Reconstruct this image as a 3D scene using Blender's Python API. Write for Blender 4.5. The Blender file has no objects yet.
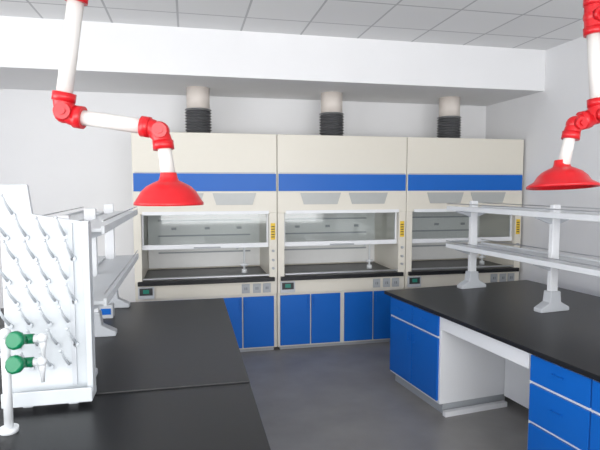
import bpy, math
from mathutils import Vector, Matrix
C=bpy.context.scene.collection
# ---------------------------------------------------------------- materials
def mat(name,col,rough=0.5,metal=0.0,noise=0.0,nscale=20,bump=0.0,coat=0.0,spec=0.5):
    m=bpy.data.materials.new(name); m.use_nodes=True
    nt=m.node_tree; b=nt.nodes['Principled BSDF']
    b.inputs['Roughness'].default_value=rough; b.inputs['Metallic'].default_value=metal
    b.inputs['Specular IOR Level'].default_value=spec
    b.inputs['Coat Weight'].default_value=coat
    tc=nt.nodes.new('ShaderNodeTexCoord'); n=nt.nodes.new('ShaderNodeTexNoise')
    n.inputs['Scale'].default_value=nscale; n.inputs['Detail'].default_value=4
    nt.links.new(tc.outputs['Object'],n.inputs['Vector'])
    r=nt.nodes.new('ShaderNodeMix'); r.data_type='RGBA'
    r.inputs[6].default_value=[c*(1-noise) for c in col]+[1]
    r.inputs[7].default_value=[min(1,c*(1+noise)) for c in col]+[1]
    nt.links.new(n.outputs['Fac'],r.inputs[0]); nt.links.new(r.outputs[2],b.inputs['Base Color'])
    if bump:
        bp=nt.nodes.new('ShaderNodeBump'); bp.inputs['Strength'].default_value=bump; bp.inputs['Distance'].default_value=0.01
        nt.links.new(n.outputs['Fac'],bp.inputs['Height']); nt.links.new(bp.outputs[0],b.inputs['Normal'])
    return m
WALL=mat('wall_paint',(.79,.79,.80),.85,noise=.02,nscale=3)
SOFF=mat('soffit_paint',(.80,.80,.81),.85,noise=.02,nscale=3)
FLOOR=mat('floor_epoxy',(.235,.228,.222),.42,noise=.35,nscale=2.6)
HOOD=mat('hood_cream_steel',(.68,.645,.565),.38,noise=.015)
HIN=mat('hood_liner',(.80,.80,.79),.5,noise=.02)
WHITE=mat('white_steel',(.74,.75,.77),.4,noise=.01)
PLAST=mat('white_plastic',(.70,.72,.74),.45,noise=.01)
RACK=mat('rack_plastic',(.58,.61,.635),.45,noise=.01)
PEG=mat('peg_plastic_shaded',(.52,.55,.58),.4,noise=.02)  # greyer than the board: shading of the pegs put into their colour
GREY=mat('grey_plastic',(.36,.38,.40),.5,noise=.02)
LGREY=mat('light_grey_plastic',(.50,.52,.55),.45,noise=.02)
DARK=mat('dark_gap',(.03,.03,.032),.6)
BLUE=mat('blue_laminate',(.004,.115,.48),.38,noise=.03,nscale=4,spec=.3)
BLACK=mat('black_resin_top',(.012,.0125,.014),.33,noise=.15,nscale=120,spec=.35)
BLACKL=mat('black_resin_top_matt',(.018,.0185,.020),.38,noise=.15,nscale=120,spec=.4)
RED=mat('red_plastic',(.60,.010,.016),.3,noise=.02)
TUBE=mat('white_tube',(.70,.68,.65),.3,noise=.01)
STEEL=mat('brushed_steel',(.55,.56,.58),.3,metal=.9)
GREEN=mat('green_plastic',(.0,.17,.07),.35)
YEL=mat('yellow_label',(.75,.5,.03),.5)
CREAM=mat('duct_collar',(.68,.62,.57),.5,noise=.03)
HOSE=mat('dark_flexible_hose',(.11,.112,.118),.5,noise=.2,nscale=30)
LENS=mat('grey_lamp_lens',(.40,.41,.40),.3,noise=.05)
SCREEN=mat('green_screen',(.02,.22,.16),.3)
def glass():
    m=bpy.data.materials.new('sash_glass'); m.use_nodes=True; nt=m.node_tree
    for n in list(nt.nodes): nt.nodes.remove(n)
    o=nt.nodes.new('ShaderNodeOutputMaterial'); t=nt.nodes.new('ShaderNodeBsdfTransparent'); g=nt.nodes.new('ShaderNodeBsdfGlossy')
    g.inputs['Roughness'].default_value=.05; t.inputs[0].default_value=(.90,.92,.92,1)
    x=nt.nodes.new('ShaderNodeMixShader'); x.inputs[0].default_value=.05
    nt.links.new(t.outputs[0],x.inputs[1]); nt.links.new(g.outputs[0],x.inputs[2]); nt.links.new(x.outputs[0],o.inputs[0]); return m
GLASS=glass()
def ceilmat():
    m=mat('ceiling_tiles',(.60,.60,.62),.9); nt=m.node_tree; b=nt.nodes['Principled BSDF']
    tc=nt.nodes.new('ShaderNodeTexCoord'); br=nt.nodes.new('ShaderNodeTexBrick')
    mp=nt.nodes.new('ShaderNodeMapping'); mp.inputs['Location'].default_value=(.06,.02,0)
    br.offset=0; br.squash=1
    br.inputs['Scale'].default_value=1; br.inputs['Brick Width'].default_value=.6; br.inputs['Row Height'].default_value=.6
    br.inputs['Mortar Size'].default_value=.010; br.inputs['Mortar Smooth'].default_value=0.1
    br.inputs['Color1'].default_value=(.78,.78,.78,1); br.inputs['Color2'].default_value=(.82,.82,.82,1); br.inputs['Mortar'].default_value=(.50,.50,.51,1)
    nt.links.new(tc.outputs['Object'],mp.inputs[0]); nt.links.new(mp.outputs[0],br.inputs['Vector'])
    nt.links.new(br.outputs['Color'],b.inputs['Base Color']); return m
CEIL=ceilmat()
# ---------------------------------------------------------------- mesh builder
class M:
    def __init__(s): s.v=[];s.f=[];s.m=[];s.sm=[]
    def add(s,vs,fs,m=0,sm=False):
        o=len(s.v); s.v+= [tuple(x) for x in vs]
        for f in fs: s.f.append([i+o for i in f]); s.m.append(m); s.sm.append(sm)
        return s
    def box(s,x0,x1,y0,y1,z0,z1,m=0):
        vs=[(x,y,z) for z in (z0,z1) for y in (y0,y1) for x in (x0,x1)]
        return s.add(vs,[(0,2,3,1),(4,5,7,6),(0,1,5,4),(2,6,7,3),(0,4,6,2),(1,3,7,5)],m)
    def prism(s,poly,y0,y1,m=0,axis='y'):
        n=len(poly)
        if axis=='y': vs=[(a,y0,b) for a,b in poly]+[(a,y1,b) for a,b in poly]
        elif axis=='x': vs=[(y0,a,b) for a,b in poly]+[(y1,a,b) for a,b in poly]
        else: vs=[(a,b,y0) for a,b in poly]+[(a,b,y1) for a,b in poly]
        fs=[list(range(n)),list(range(2*n-1,n-1,-1))]+[(i,(i+1)%n+0,(i+1)%n+n,i+n)[::-1] for i in range(n)]
        return s.add(vs,fs,m)
    def tube(s,pts,r,m=0,seg=20,caps=True):
        pts=[Vector(p) for p in pts]; n=len(pts)
        rs=r if isinstance(r,(list,tuple)) else [r]*n
        up=None; vs=[]
        for i,p in enumerate(pts):
            t=(pts[min(i+1,n-1)]-pts[max(i-1,0)])
            if t.length<1e-9: t=Vector((0,0,1))
            t.normalize()
            if up is None:
                up=Vector((0,0,1)) if abs(t.z)<.9 else Vector((1,0,0))
            a=(up-t*up.dot(t)).normalized(); up=a; b=t.cross(a)
            for k in range(seg):
                q=2*math.pi*k/seg; vs.append(p+(a*math.cos(q)+b*math.sin(q))*rs[i])
        fs=[]
        for i in range(n-1):
            for k in range(seg):
                k2=(k+1)%seg; fs.append((i*seg+k,i*seg+k2,(i+1)*seg+k2,(i+1)*seg+k))
        s.add(vs,fs,m,True)
        if caps:
            o=len(s.v)-len(vs)
            s.f.append([o+k for k in range(seg)][::-1]);s.m.append(m);s.sm.append(False)
            s.f.append([o+(n-1)*seg+k for k in range(seg)]);s.m.append(m);s.sm.append(False)
        return s
    def ball(s,c,r,m=0,sz=1):
        c=Vector(c); vs=[];fs=[];R=10;S=18
        for i in range(R+1):
            a=math.pi*i/R
            for k in range(S):
                b=2*math.pi*k/S; vs.append(c+Vector((r*math.sin(a)*math.cos(b),r*math.sin(a)*math.sin(b),r*sz*math.cos(a))))
        for i in range(R):
            for k in range(S): fs.append((i*S+k,(i+1)*S+k,(i+1)*S+(k+1)%S,i*S+(k+1)%S))
        return s.add(vs,fs,m,True)
    def lathe(s,prof,c=(0,0,0),m=0,seg=40,sm=True):
        vs=[];fs=[];n=len(prof)
        for r,z in prof:
            for k in range(seg):
                q=2*math.pi*k/seg; vs.append((c[0]+r*math.cos(q),c[1]+r*math.sin(q),c[2]+z))
        for i in range(n-1):
            for k in range(seg): fs.append((i*seg+k,i*seg+(k+1)%seg,(i+1)*seg+(k+1)%seg,(i+1)*seg+k))
        return s.add(vs,fs,m,sm)
    def obj(s,name,mats,parent=None,loc=(0,0,0),bevel=0,**kw):
        me=bpy.data.meshes.new(name); me.from_pydata(s.v,[],s.f)
        if not isinstance(mats,(list,tuple)): mats=[mats]
        for x in mats: me.materials.append(x)
        for p,mi,sm in zip(me.polygons,s.m,s.sm): p.material_index=mi; p.use_smooth=sm
        import bmesh
        bm=bmesh.new(); bm.from_mesh(me); bmesh.ops.recalc_face_normals(bm,faces=bm.faces); bm.to_mesh(me); bm.free()
        me.update()
        o=bpy.data.objects.new(name,me); C.objects.link(o); o.location=loc
        if parent: o.parent=parent
        if bevel:
            b=o.modifiers.new('bevel','BEVEL'); b.width=bevel; b.segments=2; b.limit_method='ANGLE'
        for k,v in kw.items(): o[k]=v
        return o
def empty(name,loc,rot=0,**kw):
    o=bpy.data.objects.new(name,None); C.objects.link(o); o.location=loc; o.rotation_euler=(0,0,rot); o.empty_display_size=.1
    for k,v in kw.items(): o[k]=v
    return o
def copy_tree(o,parent=None):
    n=o.copy(); C.objects.link(n)
    if parent is not None: n.parent=parent
    for c in list(o.children): copy_tree(c,n)
    return n
def B(*a,**k): return M().box(*a,**k)
# ---------------------------------------------------------------- room
XL,XR,YB,YF,ZC=-3.3,3.96,6.36,-2.6,3.34
S={'kind':'structure'}
B(XL-.1,XR+.1,YF-.1,YB+.1,-.1,0).obj('floor',FLOOR,**S)
B(XL-.1,XR+.1,YF-.1,YB+.1,ZC,ZC+.1).obj('ceiling',CEIL,**S)
B(XL,XR,YB,YB+.1,0,ZC).obj('wall_back',WALL,**S)
m=M(); m.box(XL-.1,XL,YF,YB+.1,0,.9); m.box(XL-.1,XL,YF,YB+.1,3.0,ZC); m.box(XL-.1,XL,YF,-1.8,.9,3.0); m.box(XL-.1,XL,3.6,YB+.1,.9,3.0)
m.obj('wall_left',WALL,**S)
B(XR,XR+.1,YF,YB+.1,0,ZC).obj('wall_right',WALL,**S)
m=M(); m.box(XL,XR,YF-.1,YF,0,.8); m.box(XL,XR,YF-.1,YF,3.15,ZC); m.box(XL,XL+.3,YF-.1,YF,.8,3.15); m.box(XR-.3,XR,YF-.1,YF,.8,3.15)
m.obj('wall_front',WALL,**S)
B(XL,XR,5.2,YB,2.89,ZC).obj('trim_1',SOFF,**S)
# ---------------------------------------------------------------- fume hoods
W=1.485;D=.86
def make_hood():
    e=empty('fume_hood',(0,0,0))
    m=M()
    m.box(.03,W-.03,.06,D,0,.05,1)                # plinth
    m.box(0,W,.03,D,.04,.79)                      # base carcass
    m.box(0,.075,0,D-.03,.79,1.53); m.box(W-.085,W,0,D-.03,.79,1.53)
    m.box(0,W,0,D,1.53,2.37)
    m.box(0,W,D-.03,D,.79,1.53)
    m.box(.0,W,.012,.03,.64,.79)
    m.obj('body',[HOOD,GREY],e,bevel=.004)
    m=M(); m.box(.085,W-.085,D-.09,D-.07,.85,1.5)
    for z in (1.02,1.22,1.40): m.box(.2,W-.2,D-.094,D-.09,z,z+.018,1)
    for x in (.35,.74,1.12): m.box(x,x+.06,D-.097,D-.09,1.30,1.33,1)
    m.obj('baffle',[HIN,GREY],e)
    B(.03,W-.03,-.035,D-.1,.79,.835).obj('worktop',BLACK,e,bevel=.005)
    B(.01,W-.01,-.008,0,1.765,1.95).obj('blue_band',BLUE,e,bevel=.002)
    for x in (.25,.80):
        M().prism([(x,1.745),(x+.46,1.745),(x+.42,1.62),(x+.04,1.62)],-.006,.002).obj('lamp_window',LENS,e)
    B(.02,W-.02,-.004,0,1.955,1.962).obj('seam_strip',GREY,e)
    m=M(); m.box(.075,W-.085,.05,.09,1.155,1.205); m.box(.075,.095,.06,.085,1.205,1.53); m.box(W-.105,W-.085,.06,.085,1.205,1.53)
    s=m.obj('sash',WHITE,e,bevel=.003)
    B(.095,W-.105,.07,.076,1.205,1.53).obj('glass_pane',GLASS,s)
    B(.6,.88,.035,.05,1.16,1.175).obj('sash_handle',GREY,s)
    B(.09,W-.09,-.012,.0,1.52,1.555).obj('canopy_lip',WHITE,e)
    B(.085,W-.085,.0,.05,.85,.862).obj('airfoil',STEEL,e)
    m=M(); X=1.16
    m.tube([(X,.30,.835),(X,.30,1.12),(X-.01,.29,1.16),(X-.04,.27,1.18),(X-.07,.26,1.165),(X-.08,.255,1.11)],.012)
    m.tube([(X,.30,.835),(X,.30,.88)],.03); m.tube([(X-.04,.3,.93),(X+.04,.3,.93)],.016)
    m.obj('gooseneck_tap',PLAST,e)
    for x,z in((W-.045,1.12),(W-.045,1.02),(W-.045,.93)):
        M().tube([(x,.0,z),(x,-.025,z)],.014).obj('service_knob',GREY,e)
    m=M(); m.box(W-.07,W-.02,-.004,0,1.24,1.42)
    for i in range(5): m.box(W-.063,W-.027,-.006,-.004,1.265+i*.028,1.275+i*.028,1)
    m.obj('warning_label',[YEL,DARK],e)
    m=M(); m.box(.03,.19,-.01,.012,.655,.775,0); m.box(.045,.175,-.014,-.01,.69,.765,1); m.box(.08,.14,-.016,-.014,.71,.75,2)
    m.obj('control_panel',[LGREY,DARK,SCREEN],e)
    for x in (1.10,1.22,1.33):
        m=M(); m.box(x,x+.085,.0,.012,.665,.765); m.box(x+.03,x+.036,-.002,0,.70,.73,1); m.box(x+.05,x+.056,-.002,0,.70,.73,1)
        m.obj('power_socket',[GREY,DARK],e,bevel=.003)
    for i,x in enumerate((.03,.38,.765,1.115)):
        w=.34
        d=B(x,x+w-.005,.008,.03,.06,.62).obj('door',BLUE,e,bevel=.002)
        hx=x+w-.035 if i%2==0 else x+.02
        m=M(); m.box(hx,hx+.010,-.012,-.006,.50,.59); m.box(hx+.002,hx+.008,-.008,.008,.505,.515); m.box(hx+.002,hx+.008,-.008,.008,.575,.585)
        m.obj('handle',BLUE,d)
    return e
h=make_hood()
HX=-.545
lab=["cream fume hood with blue band and doors, beside white wall",
     "cream fume hood with blue band, standing between two others",
     "cream fume hood with blue band, standing in the corner"]
hs=[h]+[copy_tree(h) for _ in range(2)]
for i,o in enumerate(hs):
    o.location=(HX+i*1.492,5.479,0); o['label']=lab[i]; o['category']='fume hood'; o['group']='row of fume hoods'
# ducts
def make_duct():
    e=empty('exhaust_duct',(0,0,0))
    M().tube([(0,0,.28),(0,0,.52)],.125,seg=32).obj('collar',CREAM,e)
    M().tube([(0,0,.27),(0,0,.29)],.138,seg=32).obj('clamp',STEEL,e)
    p=[];n=18
    for i in range(n+1):
        z=i*.28/n; p.append((.122 if i%2 else .146,z))
    p=[(0,0)]+p+[(0,.28)]
    M().lathe(p,sm=False).obj('flexible_hose',HOSE,e)
    return e
d=make_duct(); ds=[d,copy_tree(d),copy_tree(d)]
for i,o in enumerate(ds):
    o.location=((.13,1.655,3.15)[i],5.86,2.37)
    o['label']='white duct with dark corrugated hose rising from hood top'; o['category']='exhaust duct'; o['group']='exhaust ducts above the fume hoods'
# ---------------------------------------------------------------- under-bench cabinets
def handle(parent,yc,z,horiz=True):
    m=M()
    if horiz: m.box(-.020,-.016,yc-.04,yc+.04,z-.004,z+.004); m.box(-.018,-.0,yc-.036,yc-.032,z-.003,z+.003); m.box(-.018,-.0,yc+.032,yc+.036,z-.003,z+.003)
    else: m.box(-.020,-.016,yc-.004,yc+.004,z-.04,z+.04); m.box(-.018,-.0,yc-.003,yc+.003,z-.036,z-.032); m.box(-.018,0,yc-.003,yc+.003,z+.032,z+.036)
    m.obj('handle',BLUE,parent)
def carcass(e,w,dep=.70):
    m=M(); m.box(.06,dep-.02,-w+.02,-.02,0,.09,1); m.box(.018,dep,-w,0,.09,.818)
    m.obj('body',[WHITE,GREY],e,bevel=.003)
def cab_doors(w=.76):
    e=empty('bench_cabinet',(0,0,0)); carcass(e,w); c=(w-.05)/2
    for i in range(2):
        y1=-.02-i*(c+.01); y0=y1-c
        d=B(0,.018,y0,y1,.64,.80).obj('drawer',BLUE,e,bevel=.002); handle(d,(y0+y1)/2,.73)
        d=B(0,.018,y0,y1,.115,.62).obj('door',BLUE,e,bevel=.002); handle(d,(y0+.04) if i==0 else (y1-.04),.53,False)
    return e
def cab_drawers(w=.9):
    e=empty('drawer_cabinet',(0,0,0)); carcass(e,w); c=(w-.05)/2
    for i in range(2):
        y1=-.02-i*(c+.01); y0=y1-c
        for z0,z1 in ((.64,.80),(.39,.62),(.115,.37)):
            d=B(0,.018,y0,y1,z0,z1).obj('drawer',BLUE,e,bevel=.002); handle(d,(y0+y1)/2,(z0+z1)/2+.02)
    return e
PSI=math.radians(7); A=Vector((1.775,4.46))
def RW(x,y): return (A.x+x*math.cos(PSI)-y*math.sin(PSI), A.y+x*math.sin(PSI)+y*math.cos(PSI))
def put(o,x,y,z=0,extra=0):
    p=RW(x,y); o.location=(p[0],p[1],z); o.rotation_euler=(0,0,PSI+extra)
def tag(o,l,c,g=None):
    o['label']=l;o['category']=c
    if g:o['group']=g
BW=1.66;BL=3.1
wt=B(0,BW,-BL,0,.818,.85).obj('worktop',BLACK,bevel=.004); put(wt,0,0); tag(wt,'long black resin worktop on blue-fronted cabinets','worktop')
ca=cab_doors(.79); put(ca,.035,-.04); tag(ca,'white cabinet with blue drawers above blue doors','cabinet','island bench cabinets')
cb=cab_drawers(.9); put(cb,.035,-1.76); tag(cb,'white cabinet with rows of blue drawers beside knee space','cabinet','island bench cabinets')
cc=copy_tree(ca); put(cc,BW-.04,-.83,0,math.pi); tag(cc,'white cabinet with blue drawers, back side of bench','cabinet','island bench cabinets')
cd=copy_tree(cb); put(cd,BW-.04,-2.66,0,math.pi); tag(cd,'white cabinet with rows of blue drawers, back side of bench','cabinet','island bench cabinets')
kf=empty('kneehole_frame',(0,0,0)); put(kf,0,-.835); tag(kf,'white steel apron and back panel under worktop','bench frame')
B(.045,.065,-.92,-.0,.70,.816).obj('apron',WHITE,kf,bevel=.003)
B(.68,.70,-.92,-.0,.08,.816).obj('back_panel',WHITE,kf)
for y in(-.92,-.04): B(.08,.68,y,y+.04,.0,.04).obj('foot_rail',WHITE,kf)
# left bench
wl=B(-1.49,.29,2.515,4.46,.82,.85).obj('worktop',BLACKL,bevel=.004); tag(wl,'wide black resin worktop carrying a white reagent shelf','worktop')
w=.805
for j in range(4):
    for side in (0,1):
        o=copy_tree(ca); 
        if side==0: o.location=(.25,1.24+j*w,0); o.rotation_euler=(0,0,math.pi)
        else: o.location=(-1.45,1.24+(j+1)*w-.01,0); o.rotation_euler=(0,0,0)
        tag(o,'white cabinet with blue doors under the long bench','cabinet','long bench cabinets')
w2=B(-1.49,.29,1.2,2.509,.82,.842).obj('worktop',BLACK,bevel=.004); tag(w2,'black resin worktop section carrying drying rack and faucet','worktop')
# ---------------------------------------------------------------- reagent shelves
def make_shelf(y_far,y_near,posts,name_label):
    e=empty('reagent_shelf',(0,0,0))
    for y in posts:
        M().prism([(-.14,0),(.14,0),(.14,.03),(.055,.075),(.045,.16),(-.045,.16),(-.055,.075),(-.14,.03)],y-.04,y+.04).obj('post_base',LGREY,e,bevel=.006)
        B(-.035,.035,y-.02,y+.02,.10,.83).obj('post',WHITE,e,bevel=.004)
        for z in (.37,.73):
            M().prism([(-.19,z+.02),(.19,z+.02),(.19,z+.0),(.04,z-.05),(-.04,z-.05),(-.19,z)],y-.01,y+.01).obj('bracket',LGREY,e)
    for z in (.39,.75):
        m=M()
        for sx in (-1,1):
            a,b=sorted((sx*.036,sx*.20)); m.box(a,b,y_near,y_far,z,z+.018)
            a,b=sorted((sx*.195,sx*.21)); m.box(a,b,y_near,y_far,z-.01,z+.03)
        m.box(-.036,.036,y_near,y_far,z,z+.004)
        m.obj('shelf_board',PLAST,e,bevel=.002)
        for sx in (-1,1):
            M().tube([(sx*.203,y_near,z+.055),(sx*.203,y_far,z+.055)],.004,seg=10).obj('guard_rail',STEEL,e)
    tag(e,name_label,'shelf'); return e
s1=make_shelf(4.38,2.66,(4.30,3.50,2.74),'white two-tier reagent shelf on black worktop'); s1.location=(-.61,0,.85)
s2=make_shelf(0,-2.75,(-.13,-1.10,-2.1),'white two-tier reagent shelf with grey post bases on black worktop'); put(s2,.86,-.02,.85)
m=M(); m.box(-.05,.05,-.04,.04,0,.10); so=m.obj('socket_box',LGREY,None,(-.60,3.98,.85),bevel=.006); tag(so,'small grey bench socket box on black worktop','socket')
B(-.035,.035,-.044,-.04,.03,.075).obj('socket_face',BLUE,so)
# ---------------------------------------------------------------- drying rack
r=empty('drying_rack',(-.61,2.46,.842)); tag(r,'white plastic glassware drying rack with slanted pegs on bench','drying rack')
M().prism([(-.19,.06),(.18,.06),(.18,.82),(-.06,.86),(-.075,.99),(-.19,.99)],0,.025).obj('board',RACK,r,bevel=.004)
M().box(.085,.105,-.012,0,.08,.82).obj('side_rib',LGREY,r)
B(.155,.18,-.05,0,.06,.83).obj('side_flange',RACK,r,bevel=.003)
m=M(); m.box(-.19,.18,-.08,.03,.025,.06); m.box(-.19,.18,-.085,-.075,.025,.09)
m.obj('drip_tray',RACK,r,bevel=.004)
for x in(-.12,.07): B(x,x+.04,-.03,.02,0,.025).obj('foot',LGREY,r)
pm=None
for i in range(8):
    for j in range(4):
        x=-.165+j*.08+(i%2)*.03; z=.17+i*.098
        if z>.80 and x>-.09: continue
        if x>.14: continue
        if pm is None:
            mm=M(); mm.tube([(0,0,0),(0,-.012,0)],.012,seg=12); mm.tube([(0,0,0),(-.012,-.05,.05),(-.02,-.075,.09)],[.007,.006,.0055],seg=10); mm.ball((-.02,-.075,.09),.0075)
            pm=mm.obj('peg',PEG,r,(x,0,z))
        else:
            p=pm.copy(); C.objects.link(p); p.location=(x,0,z)
# ---------------------------------------------------------------- lab faucet
f=empty('lab_faucet',(-.715,2.2,.842)); tag(f,'white laboratory faucet with two green knobs beside drying rack','faucet')
m=M(); m.tube([(0,0,0),(0,0,.02)],.035); m.tube([(0,0,.02),(0,0,.40)],.017); m.ball((0,0,.40),.024); m.obj('stem',PLAST,f)
for zz,xx in((.375,.075),(.28,.07)):
    m=M(); m.tube([(0,0,zz),(xx+.06,0,zz)],.015); m.ball((xx+.06,0,zz),.021)
    m.tube([(xx+.06,0,zz),(xx+.062,0,zz-.035),(xx+.062,0,zz-.04),(xx+.062,0,zz-.085)],[.015,.014,.010,.007]); m.obj('valve',PLAST,f)
    m=M(); a=Vector((xx,-.008,zz)); b=Vector((xx-.012,-.045,zz+.010)); dd=(b-a).normalized()
    m.tube([(xx-.03,0,zz),(xx+.03,0,zz)],.020)
    m.tube([a,b],.016)
    m.tube([b,b+dd*.012,b+dd*.03,b+dd*.036],[.026,.036,.036,.028],seg=10)
    m.obj('knob',GREEN,f)
# ---------------------------------------------------------------- extraction arms
def arc(p0,c,p1,n=8):
    p0,c,p1=Vector(p0),Vector(c),Vector(p1)
    return [(1-t)**2*p0+2*t*(1-t)*c+t*t*p1 for t in [i/n for i in range(n+1)]]
def elbow(e,a,c,b,rt,knobdir=(0,-1,0)):
    a,c,b=Vector(a),Vector(c),Vector(b)
    da=(a-c).normalized(); db=(b-c).normalized()
    m=M(); L=rt*2.1
    pa=c+da*L; pb=c+db*L
    m.tube(arc(pa,c,pb),rt*1.22,seg=24)
    m.tube([pa-da*.02,pa+da*.022],rt*1.36,seg=24); m.tube([pb-db*.02,pb+db*.022],rt*1.36,seg=24)
    m.ball(c+(da+db)*rt*.35,rt*1.35)
    k=Vector(knobdir); cc=c+(da+db)*rt*.3
    m.tube([cc+k*rt,cc+k*(rt*1.75)],rt*.95,seg=24); m.tube([cc+k*rt*1.75,cc+k*rt*2.05],rt*.45,seg=16)
    return m.obj('joint',RED,e)
def dome(e,c,R,tilt=(0,0)):
    p=[(.038,.150),(.042,.128),(.048,.112),(.075,.100),(.105,.084),(.130,.060),(.147,.032),(R-.006,.012),(R,.006),(R,-.006),(R-.006,-.006),(R-.014,.004),(.140,.026),(.12,.056),(.09,.080),(.036,.10),(.034,.150),(.038,.150)]
    o=M().lathe(p).obj('extraction_dome',RED,e,c); o.rotation_euler=(tilt[0],tilt[1],0)
    M().lathe([(.0,.045),(.112,.045),(.114,.041),(.0,.038)]).obj('dark_inner_disc',DARK,o)  # plain dark disc that darkens the underside of the dome
    return o
def make_arm(top,mid_joint,elb,dm,R,rt,label,tilt=(0,0)):
    base=Vector((top[0],top[1],ZC)); e=empty('extraction_arm',base)
    o=lambda p: Vector(p)-base
    T,Mj,E,Dm=o(top),o(mid_joint),o(elb),o(dm)
    M().tube([(0,0,0),(0,0,-.02)],.11,seg=32).obj('ceiling_flange',WHITE,e)
    M().tube([(0,0,-.02),T],rt).obj('tube',TUBE,e)
    M().tube([T,Mj],rt*.95,seg=24).obj('tube',TUBE,e)
    M().tube([Mj,E],rt*.92,seg=24).obj('tube',TUBE,e)
    M().tube([E,Dm+Vector((0,0,.12))],[rt*.75,rt*.9],seg=24).obj('neck_tube',TUBE,e)
    elbow(e,(0,0,0),T,Mj,rt)
    elbow(e,T,Mj,E,rt)
    elbow(e,Mj,E,Dm,rt*.92)
    dome(e,Dm,R,tilt)
    tag(e,label,'extraction arm'); return e
make_arm((-.487,2.68,2.80),(-.589,2.72,2.17),(-.117,2.61,2.10),(-.088,2.58,1.74),.165,.040,'white tube extraction arm with red joints above long bench')
make_arm((2.235,2.55,2.77),(2.262,2.51,2.21),(2.127,2.54,2.18),(2.065,2.53,1.82),.188,.038,'white tube extraction arm with red joints above island bench',tilt=(math.radians(-5),0))
# ---------------------------------------------------------------- light
w=bpy.data.worlds.new('world'); bpy.context.scene.world=w; w.use_nodes=True
w.node_tree.nodes['Background'].inputs[0].default_value=(.965,.98,1,1); w.node_tree.nodes['Background'].inputs[1].default_value=2.3
def area(loc,rot,sx,sy,P,col):  # area lamps added to brighten the room from unseen window openings
    l=bpy.data.lights.new('fill_light','AREA'); l.shape='RECTANGLE'; l.size=sx; l.size_y=sy; l.energy=P; l.color=col
    o=bpy.data.objects.new('fill_light',l); C.objects.link(o); o.location=loc; o.rotation_euler=rot
area((.4,-2.5,1.95),(math.radians(94),0,0),6.0,2.2,150,(.98,.99,1))
area((-3.25,.9,1.9),(math.radians(92),0,math.radians(-90)),5.0,2.0,100,(.98,.99,1))
l=bpy.data.lights.new('sun_fill','SUN'); l.energy=1.15; l.angle=math.radians(50); l.color=(1,.99,.97)  # soft sun added to brighten the far end evenly
o=bpy.data.objects.new('sun_fill',l); C.objects.link(o); o.rotation_euler=Vector((.12,1,.02)).to_track_quat('-Z','Y').to_euler(); o.location=(0,-5,2)
# ---------------------------------------------------------------- camera
cam=bpy.data.cameras.new('camera'); co=bpy.data.objects.new('camera',cam); C.objects.link(co)
cam.sensor_width=36; cam.lens=515/600*36; cam.clip_start=.05
co.location=(0,0,1.83); co.rotation_euler=(math.radians(90-4.44),0,math.radians(-12.3))
bpy.context.scene.camera=co
bpy.context.scene.view_settings.view_transform='Standard'
